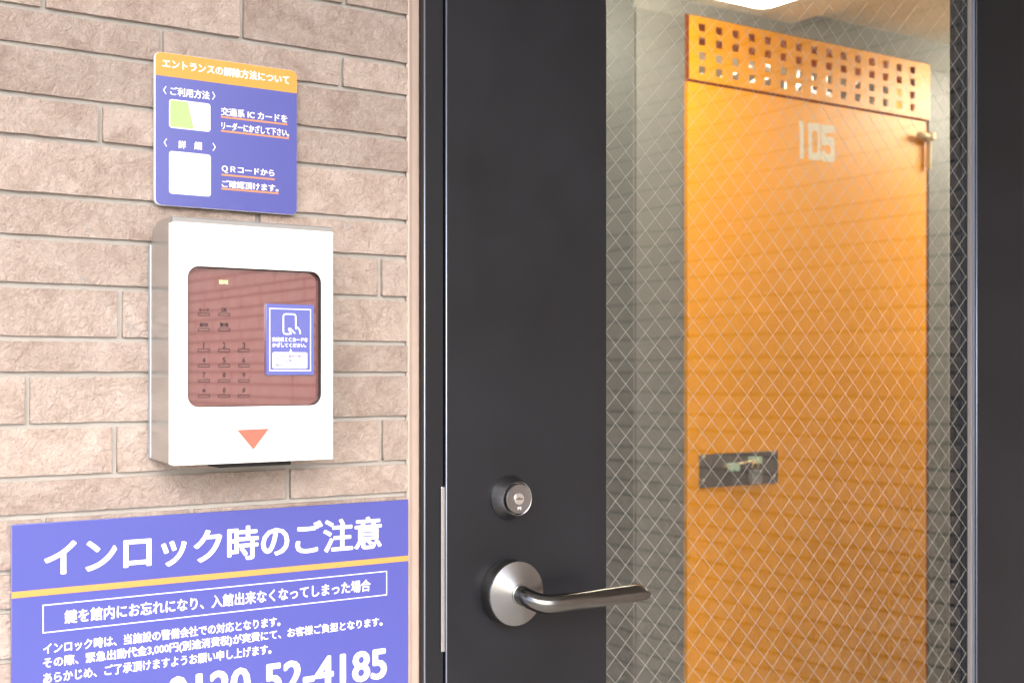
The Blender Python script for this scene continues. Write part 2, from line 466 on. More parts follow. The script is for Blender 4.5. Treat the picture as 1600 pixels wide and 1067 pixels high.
# sealant: a soft concave fillet with a raised bead next to the tiles
bm = bmesh.new(); prof = [(XE - .0008, .002), (XE + .0008, -.0006), (XE + .003, -.0002), (XE + .0052, .0016), (XE + .009, .0022), (XSEAL - .003, .0022), (XSEAL - .001, .003), (XSEAL, .006)]
zs = [i * .02 for i in range(134)]; prev = None
for z in zs:
    row = []
    for q, (x, y) in enumerate(prof):
        wob = .0008 * noise.noise(Vector((q * .9, z * 11, 4))) + .0005 * noise.noise(Vector((q * .4, z * 45, 8)))
        row.append(bm.verts.new((x + (wob if 0 < q < 7 else 0), y + wob, z)))
    if prev:
        for a_ in range(len(prof) - 1): bm.faces.new((prev[a_], prev[a_ + 1], row[a_ + 1], row[a_]))
    prev = row
me = bpy.data.meshes.new('sealant_strip'); bm.to_mesh(me); bm.free()
so_ = mesh_obj('sealant_strip', me, M_SEAL, wall, True)
box('sealant_backing', XE, XSEAL, .006, .05, 0, 2.66, M_SEAL, wall)

# ------------------------------------------------------------------ door frame and door
OL = .011                                     # the door's front face
OG = OL - .0152                               # the front of the glass
FX0 = P(663, HOR, .008)[0]; FX1 = P(693, HOR, .008)[0]
LX0 = P(697, HOR, OL)[0]; GX0 = P(948, HOR, OL)[0]; GX1 = P(1526, HOR, OL)[0]; LX1 = GX1 + .125
LZ0, LZ1 = .012, 2.12
frame = empty('door_frame', (FX0, 0, 0), 'black metal door frame with a bright strike plate beside the sealant strip', 'door frame')
box('left_jamb', FX0, FX1, -.008, .075, 0, 2.17, M_FRAME, frame, .0013, 3)
box('jamb_stop', FX1, FX1 + .018, .045, .075, 0, 2.12, M_RUBBER, frame)
box('right_jamb', LX1 + .004, LX1 + .036, -.008, .075, 0, 2.17, M_FRAME, frame, .0013, 3)
box('frame_head', FX1 + .0005, LX1 + .0035, -.0075, .075, LZ1 + .004, 2.17, M_FRAME, frame, .0013, 3)
sx0 = P(689.5, HOR, .0095)[0]; sx1 = P(694.8, HOR, .0095)[0]
box('strike_plate', sx0, sx1 + .0005, -.0098, .02, P(693, 1018, .0095)[1], P(693, 760, .0095)[1], M_BRIGHT, frame, .0009)
box('strike_lip', P(686.5, HOR, .0085)[0], sx0, -.0086, -.0078, P(693, 1015, .0095)[1], P(693, 763, .0095)[1], M_FRAME, frame)

door = empty('wired_glass_entrance', (LX0, 0, 0), 'black metal entrance door with a wired glass pane and lever handle', 'door')
YB = .040
box('left_stile', LX0, GX0, -OL, YB, LZ0, LZ1, M_BLACK, door, .0013, 3)
box('right_stile', GX1, LX1, -OL, YB, LZ0, LZ1, M_BLACK, door, .0010, 3)
box('top_rail', GX0 + .0003, GX1 - .0003, -OL + .0004, YB - .0004, 1.99, LZ1 - .0006, M_BLACK, door, .001)
box('bottom_rail', GX0 + .0003, GX1 - .0003, -OL + .0004, YB - .0004, LZ0 + .0006, .14, M_BLACK, door, .001)
GZ0, GZ1 = .14, 1.99
# pale metal strips added along the arrises to stand in for their highlights
def arris(x, y, z0, z1, parent, r=.0011): tube('edge_glint_strip', [(x, y, z0), (x, y, (z0 + z1) / 2), (x, y, z1)], r, M_EDGE, parent, 12)
arris(FX0 + .0010, -.0070, .001, 2.168, frame)
arris(LX0 + .0010, -OL + .0010, LZ0 + .001, LZ1 - .001, door)
arris(GX1 + .0006, -OL + .0006, GZ0, GZ1, door, .0008)
# glazing beads down the right return
box('glazing_bead', GX1 - .0012, GX1 + .0002, -OL + .0035, -OL + .0075, GZ0, GZ1, M_EDGE, door, .0004)
box('gasket', GX1 - .003, GX1 + .0002, -OL + .0078, -OG - .0003, GZ0, GZ1, M_GASKET, door, .0005)
box('gasket', GX0 - .0002, GX0 + .003, -OL + .0078, -OG - .0003, GZ0, GZ1, M_RUBBER, door, .0005)
pane = box('glass_pane', GX0 - .0005, GX1 + .0005, -OG, -OG + .0068, GZ0 - .001, GZ1 + .001, M_GLASS, door)
# diamond wires inside the glass
bm = bmesh.new(); yw = -OG + .0034; RW = .00021; PITCH = .0334
x0, x1 = GX0, GX1
zref = P(948, 12, OG)[1]; zref2 = P(948, 84, OG)[1]
def wire(pa, pb):
    t = (pb - pa).normalized(); u = Vector((0, 1, 0)); v = t.cross(u)
    ra = [bm.verts.new(pa + (u * math.cos(q) + v * math.sin(q)) * RW) for q in (math.pi / 3 * k for k in range(6))]
    rb = [bm.verts.new(pb + (u * math.cos(q) + v * math.sin(q)) * RW) for q in (math.pi / 3 * k for k in range(6))]
    for k in range(6): bm.faces.new((ra[k], ra[(k + 1) % 6], rb[(k + 1) % 6], rb[k]))
for fam, z00, sy in ((-1, zref, -.0003), (1, zref2, .0004)):
    for k in range(-110, 110):
        zl = z00 + k * PITCH; zr = zl + fam * (x1 - x0)
        # clip to the pane
        ta, tb = 0., 1.
        def tz(z): return (z - zl) / (zr - zl)
        lo, hi = sorted((tz(GZ0), tz(GZ1)))
        ta, tb = max(ta, lo), min(tb, hi)
        if tb - ta < .01: continue
        pa = Vector((x0 + ta * (x1 - x0), yw + sy, zl + ta * (zr - zl))); pb = Vector((x0 + tb * (x1 - x0), yw + sy, zl + tb * (zr - zl)))
        wire(pa, pb)
bmesh.ops.recalc_face_normals(bm, faces=bm.faces[:])
me = bpy.data.meshes.new('wire_mesh'); bm.to_mesh(me); bm.free()
mesh_obj('wire_mesh', me, M_WIRE, pane)

# lock cylinder
KX, KZ = P(810.5, 779, OL + .0200)
lk = lathe('lock_cylinder', KX, KZ, [(.0265, OL), (.0268, OL + .002), (.0262, OL + .0035), (.0212, OL + .0165), (.0205, OL + .0178), (.0192, OL + .0172), (.0190, OL + .0128), (0, OL + .0128)], M_STEEL, door)
lathe('lock_face', KX, KZ, [(.0176, OL + .0128), (.0178, OL + .0205), (.0172, OL + .0215), (.0073, OL + .0207), (.0070, OL + .0207)], M_STEEL, lk)
lathe('key_plug', KX, KZ, [(.0070, OL + .0200), (.0069, OL + .0216), (.0064, OL + .0220), (0, OL + .0220)], M_BRIGHT, lk)
wv = [(-.0042, -.0002), (-.0028, .0008), (-.0014, -.0008), (0, .0014), (.0014, .0001), (.0028, -.0006), (.0042, .0006)]
stroke('keyway', [(KX + a_, KZ + b_) for a_, b_ in wv], .0013, OL + .0222, .0003, M_RUBBER, lk)
text('maker_mark', 'M', 809.2, 814.2, 791.8, 796.4, OL + .0212, M_WHITE, lk, .02)

# lever handle: rose, cone and a forged lever
HX, HZ = P(807.5, 927, OL + .0185)
rose = lathe('handle_rose', HX, HZ, [(.0385, OL), (.0388, OL + .001), (.0386, OL + .0150), (.0378, OL + .0166)], M_DARKM, door, 96)
lathe('rose_cover', HX, HZ, [(.0380, OL + .0164), (.0384, OL + .0178), (.0378, OL + .0192), (.0365, OL + .0196), (.0130, OL + .0262), (.0120, OL + .0266), (0, OL + .0266)], M_STEEL, rose, 96)
lathe('rose_collar', HX, HZ, [(.0122, OL + .0250), (.0122, OL + .0280), (.0112, OL + .0286), (0, OL + .0286)], M_STEEL, rose)
lx = [(.0, .024), (.0, .034), (.0012, .043), (.006, .0515), (.014, .0565), (.024, .0585), (.036, .0590), (.05, .0590), (.065, .0590), (.08, .0590), (.095, .0592), (.11, .0592), (.122, .0590), (.131, .0586), (.137, .0580), (.1405, .0572)]
XT = P(1012, 926, OL + .056)[0] - HX
scl = XT / .1405
bm = bmesh.new(); NS = 20; rings = []
N = len(lx)
for i, (xx, oo) in enumerate(lx):
    ks = xx / .1405
    X = HX + (xx if xx < .014 else .014 + (xx - .014) * (XT - .014) / (.1405 - .014))
    off = OL + oo
    pa = lx[max(i - 1, 0)]; pb = lx[min(i + 1, N - 1)]
    t = Vector((pb[0] - pa[0], -(pb[1] - pa[1]), 0)).normalized()
    side = Vector((t.y, -t.x, 0))             # points outward, away from the door, once the lever runs sideways
    zc = HZ - .0088 * min(1, max(0, (xx + oo - .030) / .040)) + .0016 * max(0, (ks - .12)) / .88
    m_ = min(1, max(0, (ks - .24) / .40)); m_ = m_ * m_ * (3 - 2 * m_)
    endf = 1 if ks < .90 else max(.10, math.sqrt(max(0, 1 - ((ks - .90) / .102) ** 2)))
    ring = []
    for q in range(NS):
        an = 2 * math.pi * q / NS
        ca, sa = math.cos(an), math.sin(an)   # ca outward, sa up
        r0 = .0118 - .0022 * min(1, max(0, ks * 2.4 - .25))
        cs, cz_ = r0 * ca, r0 * sa
        # blade section: upright lower face, a ridge, and a shoulder leaning back and up
        seq = [(.0085, .0010), (.0066, .0032), (.0040, .0060), (.0010, .0082), (-.0025, .0093), (-.0062, .0090), (-.0088, .0070), (-.0098, .0040), (-.0100, .0010), (-.0098, -.0015),
               (-.0090, -.0040), (-.0070, -.0062), (-.0040, -.0078), (-.0005, -.0088), (.0030, -.0094), (.0055, -.0095), (.0074, -.0088), (.0083, -.0062), (.0086, -.0038), (.0087, -.0012)]
        bs, bz = seq[q]
        ss = cs * (1 - m_) + bs * m_; zz = cz_ * (1 - m_) + bz * 1.08 * m_
        zz = -.0035 + (zz + .0035) * endf if endf < 1 else zz
        ss = ss * (.5 + .5 * endf)
        ring.append(bm.verts.new(Vector((X, -off, zc + zz)) + side * ss))
    rings.append(ring)
for A, B in zip(rings, rings[1:]):
    for q in range(NS): bm.faces.new((A[q], A[(q + 1) % NS], B[(q + 1) % NS], B[q]))
bm.faces.new(rings[0][::-1]); bm.faces.new(rings[-1])
bmesh.ops.recalc_face_normals(bm, faces=bm.faces[:])
me = bpy.data.meshes.new('lever'); bm.to_mesh(me); bm.free()
lev = mesh_obj('lever', me, M_LEVER, rose, True)
ss_ = lev.modifiers.new('s', 'SUBSURF'); ss_.levels = 2; ss_.render_levels = 2

# wall above the door and to its right, round the passage
for nm, (x0, x1, y0, y1, z0, z1) in {'facade_wall_head': (XE, 2.02, .012, .12, 2.172, 3.0), 'facade_wall_backing': (WX0, XE - .001, .051, .12, 0, 3.0), 'facade_wall_reveal': (XE, FX0 - .0005, .051, .12, 0, 2.1715), 'facade_wall_right': (LX1 + .037, 2.11, -.002, .12, 0, 2.1715)}.items():
    o = box(nm.replace('_head', '_above_door'), x0, x1, y0, y1, z0, z1, M_SOFF if 'head' in nm or 'right' in nm else M_WALLIN); o['kind'] = 'structure'

# ------------------------------------------------------------------ wing wall that the glass mirrors
WW = 2.11
wing = empty('brick_wing_wall', (WW, 0, 0), 'beige brick wing wall standing at a right angle to the door', 'wall')
box('mortar_bed', WW + .0085, WW + .25, -4.9, -.003, 0, 3.0, M_MORTAR2, wing)
recs = []
rr = random.Random(5)
zj = list(joints)
while zj[0] < 2.95: zj.insert(0, zj[0] + hts[len(zj) % 6])
for r in range(len(zj) - 1):
    y = -4.9; st = rr.choice([.2035, .12, .07, .16])
    while y < -.01:
        yn = min(y + st, -.006); st = rr.choice([.2035, .2035, .2035, .3])
        recs.append((y + .004, yn - .004, zj[r + 1] + .004, min(zj[r], 3.0) - .004)); y = yn
recs = [q for q in recs if q[1] > q[0] + .01 and q[3] > q[2] + .005]
recs.sort(key=lambda q: abs(q[0] + 1.2) * .6 + abs(q[2] - 1.2))
for (y0, y1, z0, z1) in recs[:296]:
    dd = rr.uniform(-.001, .001)
    o = mesh_obj('brick', tile_mesh(y1 - y0, z1 - z0, y0 * 9 + z0, False), M_TILE, wing)
    o.rotation_euler = (0, 0, -math.pi / 2)
    o.location = (WW + dd, (y0 + y1) / 2, (z0 + z1) / 2)
tiles_joined('brick_field', recs[296:], M_TILE, wing, lambda a_, b_, c_: Vector((WW + b_, a_, c_)))['kind'] = 'stuff'

# canopy over the entrance
can = empty('entrance_canopy', (.7, 0, 2.72), 'pale flat canopy over the entrance above the door', 'canopy')
box('canopy_slab', WX0, WW - .002, -2.2, -.012, 2.67, 2.82, M_SOFF, can, .004)

# ------------------------------------------------------------------ upper sign
sg = empty('instruction_sign', (P(243, 320, .008)[0], -.004, P(243, 320, .008)[1]), 'blue entry instruction sign with an orange heading band above the white reader box', 'sign')
OS = .0085
def s1(x, y): return 220 + x / 3.95, 70 + y / 3.95
X0, X1, Z0, Z1 = rect(242.3, 463.8, 80, 320, OS)
shape('sign_plate', [rrect(X0, X1, Z0, Z1, .0062)], OS, .0046, M_EDGEW, sg)
zb = P(*s1(88, 187), OS)[1]
rr_ = rrect(X0 + .0005, X1 - .0002, Z0 + .0003, Z1 - .0003, .006)
blue = [q for q in rr_ if q[1] < zb]
# order: the lower part of the rounded outline closed along the band
blue = [(X0 + .0005, zb)] + [q for q in rr_ if q[1] < (Z0 + Z1) / 2 and q[0] < (X0 + X1) / 2] + [q for q in rr_ if q[1] < (Z0 + Z1) / 2 and q[0] > (X0 + X1) / 2] + [(X1 - .0002, zb)]
shape('blue_face', [blue], OS + .0003, .0006, M_BLUE, sg)
top = [(X1 - .0002, zb)] + [q for q in rr_ if q[1] > (Z0 + Z1) / 2 and q[0] > (X0 + X1) / 2] + [q for q in rr_ if q[1] > (Z0 + Z1) / 2 and q[0] < (X0 + X1) / 2] + [(X0 + .0005, zb)]
shape('heading_band', [top], OS + .0003, .0006, M_ORG, sg)
OT = OS + .0006
def T(s, a, b, c, d, m=M_WHITE, bold=.026, nm='lettering', **k):
    p0 = s1(a, c); p1 = s1(b, d); return text(nm, s, p0[0], p1[0], p0[1], p1[1], OT, m, sg, bold, **k)
def Fl(a, b, c, d, m, nm, r=0.):
    p0 = s1(a, c); p1 = s1(b, d); return flat(nm, p0[0], p1[0], p0[1], p1[1], OT, m, sg, r)
T('エントランスの解除方法について', 133, 918, 84, 142, bold=.03)
T('〈', 138, 158, 255, 305, bold=.02); T('ご利用方法', 182, 425, 258, 312); T('〉', 440, 460, 290, 340, bold=.02)
Fl(175, 430, 335, 512, M_WHITE, 'card_picture', .003)
gx = [s1(181, 341), s1(290, 355), s1(328, 520), s1(181, 506)]
shape('card_green_part', [[P(*q, OT + .0003) for q in gx]], OT + .0003, .0004, M_GREEN, sg)
T('交通系 IC カードを', 495, 905, 385, 436); Fl(495, 905, 440, 451, M_LINE, 'underline')
T('リーダーにかざして下さい。', 498, 915, 474, 524); Fl(495, 915, 527, 538, M_LINE, 'underline')
T('〈', 142, 162, 578, 628, bold=.02); T('詳', 232, 279, 590, 640); T('細', 330, 377, 597, 647); T('〉', 443, 463, 606, 656, bold=.02)
Fl(175, 432, 655, 918, M_WHITE, 'blank_code_square', .003)
T('ＱＲコードから', 500, 825, 743, 790); Fl(498, 827, 797, 808, M_LINE, 'underline')
T('ご確認頂けます。', 500, 850, 834, 880); Fl(498, 850, 883, 894, M_LINE, 'underline')

# ------------------------------------------------------------------ reader box
OF = .072
bx0, bz1 = P(269.5, 337, OF); _, bz0 = P(269.5, 727.5, OF); bx1 = P(520, HOR, OF)[0]
rb = empty('card_reader_box', (bx0, 0, bz0), 'white hooded card reader and keypad box with a red triangle below its window', 'card reader')
px_b, zcut = P(236, 382, .008); _, zbk = P(236, 716, .008)
# side cheeks and body: profile in (y, z), rounded at the top rear
prof = [(-(OF - .0105), bz0 + .0012), (-(OF - .0105), bz1 - .0008), (-.046, bz1 - .0003), (-.038, bz1 - .001)]
yr = .0385 - .0085
for k in range(1, 9):
    t = math.radians(90 * k / 8)
    prof.append((-.038 + (.038 - .0085) * math.sin(t), bz1 - .001 - (bz1 - .001 - zcut) * (1 - math.cos(t))))
prof += [(-.0085, zbk), (-.0085, zbk)]
prof = prof[:-1]
def prism(name, prof, x0, x1, m, parent, bevel=0.):
    bm = bmesh.new()
    A = [bm.verts.new((x0, y, z)) for y, z in prof]; B = [bm.verts.new((x1, y, z)) for y, z in prof]
    bm.faces.new(A); bm.faces.new(B[::-1])
    for i in range(len(prof)):
        j = (i + 1) % len(prof); bm.faces.new((A[i], B[i], B[j], A[j]))
    bmesh.ops.recalc_face_normals(bm, faces=bm.faces[:])
    if bevel: bmesh.ops.bevel(bm, geom=bm.edges[:], offset=bevel, segments=2, affect='EDGES')
    me = bpy.data.meshes.new(name); bm.to_mesh(me); bm.free(); return mesh_obj(name, me, m, parent)
prism('hood', prof, bx0 + .0006, bx1 - .0006, M_SIDE, rb)
box('back_plate', P(234.2, HOR, .0075)[0], bx1 + .001, -.0082, -.0012, zbk, zcut, M_PLATE, rb, .001)
wx0, wx1, wz0, wz1 = rect(293, 502.5, 415, 636.5, OF)
WR = .0115
zch = P(269.5, 346, OF)[1]
shape('front_cover', [rrect(bx0, bx1, bz0, zch, .0012), rrect(wx0, wx1, wz0, wz1, WR)], OF, .0105, M_COVER, rb)
bv = [(-OF, zch), (-(OF - .0105), zch), (-(OF - .0105), bz1), (-OF + .003, bz1 - .0002), (-OF + .0008, bz1 - .0015)]
prism('top_bevel', bv, bx0, bx1, M_COVERT, rb)
shape('window_gasket', [rrect(wx0 + .0001, wx1 - .0001, wz0 + .0001, wz1 - .0001, WR), rrect(wx0 + .0007, wx1 - .0007, wz0 + .0007, wz1 - .0007, WR - .0006)], OF - .0012, .0065, M_RUBBER, rb)
OWN = OF - .0068
shape('window_panel', [rrect(wx0 + .0004, wx1 - .0004, wz0 + .0004, wz1 - .0004, WR)], OWN, .001, M_SMOKE, rb)
tri = [(1, 0)]
def s3(x, y): return 220 + x / 5, 640 + y / 5
tr = [P(*s3(752, 158), OF + .0003), P(*s3(1003, 147), OF + .0003), P(*s3(880, 312), OF + .0003)]
shape('red_triangle', [tr], OF + .0003, .0005, M_RED, rb)
lx0, lz1 = P(318, 724, .045); lx1_ = P(452, 718, .05)[0]
box('bottom_lip', P(330, HOR, .03)[0], P(452, HOR, .045)[0], -.050, -.020, P(452, 721, .045)[1] - .003, bz0 + .0011, M_RUBBER, rb, .001)
OK_ = OWN + .0003
def s2(x, y): return 280 + x / 4.446, 400 + y / 4.446
cols = [(130, 212), (272, 352), (410, 487)]
rows = [(360, 388, 395, 415, ['モード', 'SR', None]), (462, 492, 500, 522, ['解除', '警備', None]), (600, 640, 643, 667, ['1', '2', '3']),
        (705, 742, 750, 772, ['4', '5', '6']), (808, 842, 856, 877, ['7', '8', '9']), (915, 950, 962, 984, ['*', '0', '#'])]
for (ta, tb, ra, rb_, labs) in rows:
    for (ca, cb), lab in zip(cols, labs):
        if lab is None: continue
        p0 = s2(ca, ra); p1 = s2(cb, rb_)
        outline('key_outline', p0[0], p1[0], p0[1], p1[1], OK_, .0006, M_PRINT, rb)
        mid = (ca + cb) / 2; hw = {'1': 3, '*': 12}.get(lab, 10) if len(lab) == 1 else (34 if len(lab) > 2 else (20 if lab == 'SR' else 30))
        if lab == '*': ta_, tb_ = ta + 6, tb - 4
        else: ta_, tb_ = ta, tb
        p0 = s2(mid - hw, ta_); p1 = s2(mid + hw, tb_)
        text('key_label', lab, p0[0], p1[0], p0[1], p1[1], OK_, M_PRINT, rb, .012)
p0 = s2(277, 167); p1 = s2(340, 193)
text('lit_label', '通電', p0[0], p1[0], p0[1], p1[1], OK_, M_LED, rb, .03)

# ------------------------------------------------------------------ notice card stuck on the window
OC = OWN + .0032
def s4(x, y): return 410 + x / 8.89, 470 + y / 8.89
nc = empty('notice_card', (P(416.4, 585, OC)[0], -OWN, P(416.4, 585, OC)[1]), 'small blue notice card with a white phone and hand symbol on the reader window', 'sign')
X0, X1, Z0, Z1 = rect(416.4, 490.6, 474.5, 585.8, OC)
shape('card_plate', [rrect(X0, X1, Z0, Z1, .0008, 3)], OC, .0028, M_BLUE2, nc, .0002)
OCT = OC + .0004
p0 = s4(97, 100); p1 = s4(675, 975)
outline('border_line', p0[0], p1[0], p0[1], p1[1], OCT, .0009, M_WHITE, nc)
def L4(pts, w, nm='phone_symbol'):
    return stroke(nm, [P(*s4(*q), OCT) for q in pts], w, OCT, .0004, M_WHITE, nc)
L4([(405, 458), (330, 462), (303, 455), (293, 430), (292, 215), (300, 192), (325, 183), (430, 186), (455, 194), (464, 215), (466, 395)], .0014)
L4([(405, 460), (385, 425), (366, 400), (368, 384), (388, 384), (410, 405), (455, 455)], .0014, 'hand_symbol')
L4([(470, 362), (498, 378), (520, 410), (528, 460)], .0014, 'hand_symbol')
def T4(s, a, b, c, d, m, bold): 
    p0 = s4(a, c); p1 = s4(b, d); return text('lettering', s, p0[0], p1[0], p0[1], p1[1], OCT, m, nc, bold)
T4('交通系ＩＣカードを', 135, 630, 503, 566, M_WHITE, .045); T4('かざしてください。', 138, 608, 583, 642, M_WHITE, .045)
a0 = s4(142, 712); a1 = s4(623, 940)
flat('speech_bubble', a0[0], a1[0], a0[1], a1[1], OCT, M_WHITE, nc, .0018)
shape('bubble_tip', [[P(*s4(378, 716), OCT), P(*s4(418, 718), OCT), P(*s4(390, 664), OCT)]], OCT, .0004, M_WHITE, nc)
OCT += .0004
T4('テンキー操作の際は', 185, 580, 748, 786, M_LAV, .0); T4('カバーを開けてから', 185, 580, 812, 850, M_LAV, .0); T4('操作してください。', 185, 590, 872, 908, M_LAV, .0)

# ------------------------------------------------------------------ lower sign
OS2 = .0072
X0, X1, Z0, Z1 = rect(18, 638, 820, 1290, OS2)
ls = empty('lockout_notice_sign', (X0, -.003, Z0), 'large blue lockout notice sign with a yellow stripe and phone number at the wall bottom', 'sign')
shape('sign_plate', [[(X0, Z0), (X1, Z0), (X1, Z1), (X0, Z1)]], OS2, .004, M_BLUE, ls, .0003)
OT2 = OS2 + .0004
flat('yellow_stripe', 18.2, 637.8, 924.8, 934.8, OT2, M_YEL, ls)
def T2(s, a, b, c, d, bold=.035, **k): return text('lettering', s, a, b, c, d, OT2, M_WHITE, ls, bold, **k)
T2('インロック時のご注意', 69, 596.5, 843, 902, .026)
outline('heading_box', 66.7, 604.8, 944.6, 989, OT2, .0009, M_WHITE, ls)
T2('鍵を館内にお忘れになり、入館出来なくなってしまった場合', 101, 579, 953, 974.5, .018)
T2('インロック時は、当施設の警備会社での対応となります。', 67.3, 438, 1005, 1022, .018)
T2('その際、緊急出動代金3,000円(別途消費税)が実費にて、お客様ご負担となります。', 67.3, 597.6, 1027.3, 1046.2, .018)
T2('あらかじめ、ご了承頂けますようお願い申し上げます。', 67.5, 424, 1051, 1068, .018)
T2('0120-52-4185', 261, 604.5, 1058, 1111, .03)

# ------------------------------------------------------------------ behind the glass: corridor and storage unit
YI = 1.02; OI = -YI
cz = P(1155, 20, OI)[1]
DX0 = P(1072, HOR, OI)[0]; DX1 = P(1448, HOR, OI)[0]
_, dzt = P(1072, 22, OI); _, dzm = P(1072, 124.5, OI)
CXL, CXR = -1.6, 4.4
def st(nm, *a): 
    o = box(nm, *a); o['kind'] = 'structure'; return o
st('corridor_floor', CXL, CXR, .076, 2.2, -.0195, .003, M_FLOORIN)
stepx = P(1236, 34, OI)[0]
st('corridor_ceiling', CXL, stepx, .121, 2.2, cz, cz + .3, M_CEIL)
st('corridor_ceiling_raised', stepx, CXR, .121, 2.2, cz + .035, cz + .3, M_CEIL)
st('corridor_wall_left', CXL, DX0 - .002, YI, YI + .04, .003, cz, M_WALLIN)
st('corridor_wall_right', DX1 + .002, CXR, YI, YI + .04, .003, cz + .035, M_WALLIN)
st('corridor_wall_above', DX0 - .002, DX1 + .002, YI, YI + .04, dzt + .001, cz + .035, M_WALLIN)
st('corridor_end_wall', CXL - .05, CXL, .121, 2.2, .003, cz + .3, M_WALLIN)
st('corridor_far_wall', CXR, CXR + .05, .121, 2.2, .003, cz + .3, M_WALLIN)
st('facade_inner_wall', LX1 + .037, CXR, .121, .16, .003, cz + .03, M_WALLIN)
st('facade_inner_lintel', CXL, CXR, .1205, .1595, 2.2, cz, M_WALLIN)
st('storage_room_back', DX0 - .3, DX1 + .3, 1.64, 1.69, .003, cz, M_WALLIN)
st('storage_room_side', DX0 - .35, DX0 - .3, YI + .041, 2.0, .003, cz, M_WALLIN)
st('storage_room_side', DX1 + .3, DX1 + .35, YI + .041, 2.0, .003, cz, M_WALLIN)

# partition panels either side of the orange door
def panel(px0, px1, label, m, ztop, off=.006):
    x0 = P(px0, HOR, OI + off)[0]; x1 = P(px1, HOR, OI + off)[0]
    o = box('partition_panel', x0, x1, YI - off, YI - .0002, .004, ztop, m, None, .0015)
    return tag(o, label, 'panel', 'partition panels of the storage corridor')
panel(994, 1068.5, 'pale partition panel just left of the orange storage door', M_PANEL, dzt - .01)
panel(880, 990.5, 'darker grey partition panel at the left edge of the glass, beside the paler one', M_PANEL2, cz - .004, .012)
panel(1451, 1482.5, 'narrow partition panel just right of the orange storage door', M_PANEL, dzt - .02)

sd = empty('storage_unit', (DX0, YI, 0), 'orange storage unit door numbered 105 under a perforated orange grille', 'door')
OD = OI + .012
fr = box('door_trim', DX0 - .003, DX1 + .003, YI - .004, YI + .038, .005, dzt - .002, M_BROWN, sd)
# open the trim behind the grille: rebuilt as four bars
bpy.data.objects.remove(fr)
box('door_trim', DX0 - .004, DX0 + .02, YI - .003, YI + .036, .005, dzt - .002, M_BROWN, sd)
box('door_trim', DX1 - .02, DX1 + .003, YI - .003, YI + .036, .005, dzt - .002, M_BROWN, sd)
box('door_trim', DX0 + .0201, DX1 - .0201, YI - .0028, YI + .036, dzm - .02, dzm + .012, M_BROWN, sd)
gx0 = DX0; gx1 = DX1
zg0 = P(1072, 122.5, OD)[1]; zg1 = P(1072, 22, OD)[1]
holes = []
hx1 = P(1097.3, HOR, OD)[0]; hx15 = P(1425.8, HOR, OD)[0]
hw = (P(1102.6, HOR, OD)[0] - P(1092.2, HOR, OD)[0]) / 2
for j, yy in enumerate((43.6, 65.3, 88, 110)):
    zc = P(1097.3, yy, OD)[1]
    hh = (P(1097.3, 0, OD)[1] - P(1097.3, 12.2, OD)[1]) / 2
    for i in range(15):
        xc = hx1 + (hx15 - hx1) * i / 14
        holes.append([(xc - hw, zc - hh), (xc + hw, zc - hh), (xc + hw, zc + hh), (xc - hw, zc + hh)])
shape('perforated_grille', [[(gx0, zg0), (gx1, zg0), (gx1, zg1), (gx0, zg1)]] + holes, OI + .012, .003, M_OR, sd)
zd1 = P(1074, 127.5, OD)[1]
box('door_panel', P(1074.5, HOR, OD)[0], P(1447, HOR, OD)[0], YI - .012, YI + .02, .012, zd1, M_OR, sd, .001)
ON = OD + .0006
def s5(x, y): return 1200 + x / 8.893, 160 + y / 8.893
def poly(pts): return [P(*s5(*q), ON) for q in pts]
shape('number_digit', [poly([(430, 262), (495, 262), (497, 782), (443, 782), (443, 345), (430, 330)])], ON, .0005, M_NUM, sd)
shape('number_digit', [poly([(575, 286), (712, 300), (730, 322), (730, 800), (712, 812), (578, 797), (562, 772), (560, 306)]),
                       poly([(630, 392), (672, 396), (690, 430), (690, 690), (668, 710), (632, 705), (614, 680), (612, 425)])], ON, .0005, M_NUM, sd)
shape('number_digit', [poly([(744, 312), (925, 330), (925, 420), (822, 428), (804, 445), (804, 480), (900, 492), (925, 520), (925, 812), (905, 832), (762, 820), (740, 796), (740, 678), (790, 680), (808, 715), (848, 728), (872, 705), (875, 620), (850, 596), (744, 600)])], ON, .0005, M_NUM, sd)
# recessed looking padlock plate
OP = OD + .003
flat('lock_plate', 1093.8, 1215.5, 710, 762.5, OP, M_LOCKP, sd, 0, .003)
for (x, y) in ((1099, 712.8), (1099, 750.2), (1210, 706.5), (1210, 743)):
    X, Z = P(x, y, OP); lathe('screw', X, Z, [(.0042, OP), (.0040, OP + .0015), (.002, OP + .0022), (0, OP + .0022)], M_BRASS, sd, 12)
X, Z = P(1136.3, 729.3, OP + .01); lathe('bolt_end', X, Z, [(.0042, OP), (.0046, OP + .010), (.0036, OP + .014), (0, OP + .014)], M_BRASS, sd, 14)
for (a0, a1, c0, c1) in ((1141, 1148, 724, 736), (1149.3, 1156, 723.5, 736), (1174.5, 1182, 713.5, 720), (1183.8, 1191, 713.5, 724.5)):
    flat('hasp_block', a0, a1, c0, c1, OP + .012, M_JADE, sd, .001, .0115)
pa = P(1154, 724, OP + .01); pb = P(1168, 721.5, OP + .01); pc = P(1184, 719.5, OP + .01)
tube('hasp_rod', [(q[0], YI + OP - OP - .012 - .015, q[1]) for q in (pa, pb, pc)], .0028, M_BRASS, sd)
pk = empty('padlock', (P(1183, 757, OP + .012)[0], YI - .03, P(1183, 757, OP)[1]), 'small grey padlock hanging from the hasp on the orange door', 'padlock')
sxc, szc = P(1179, 728, OP + .014)
tube('shackle', [(sxc + .011 * math.cos(t), YI - .031, szc - .004 + .013 * math.sin(t)) for t in (math.pi * k / 10 for k in range(11))] , .0024, M_BRASS, pk)
X0, X1, Z0, Z1 = rect(1175.3, 1191, 734, 756, OP + .018)
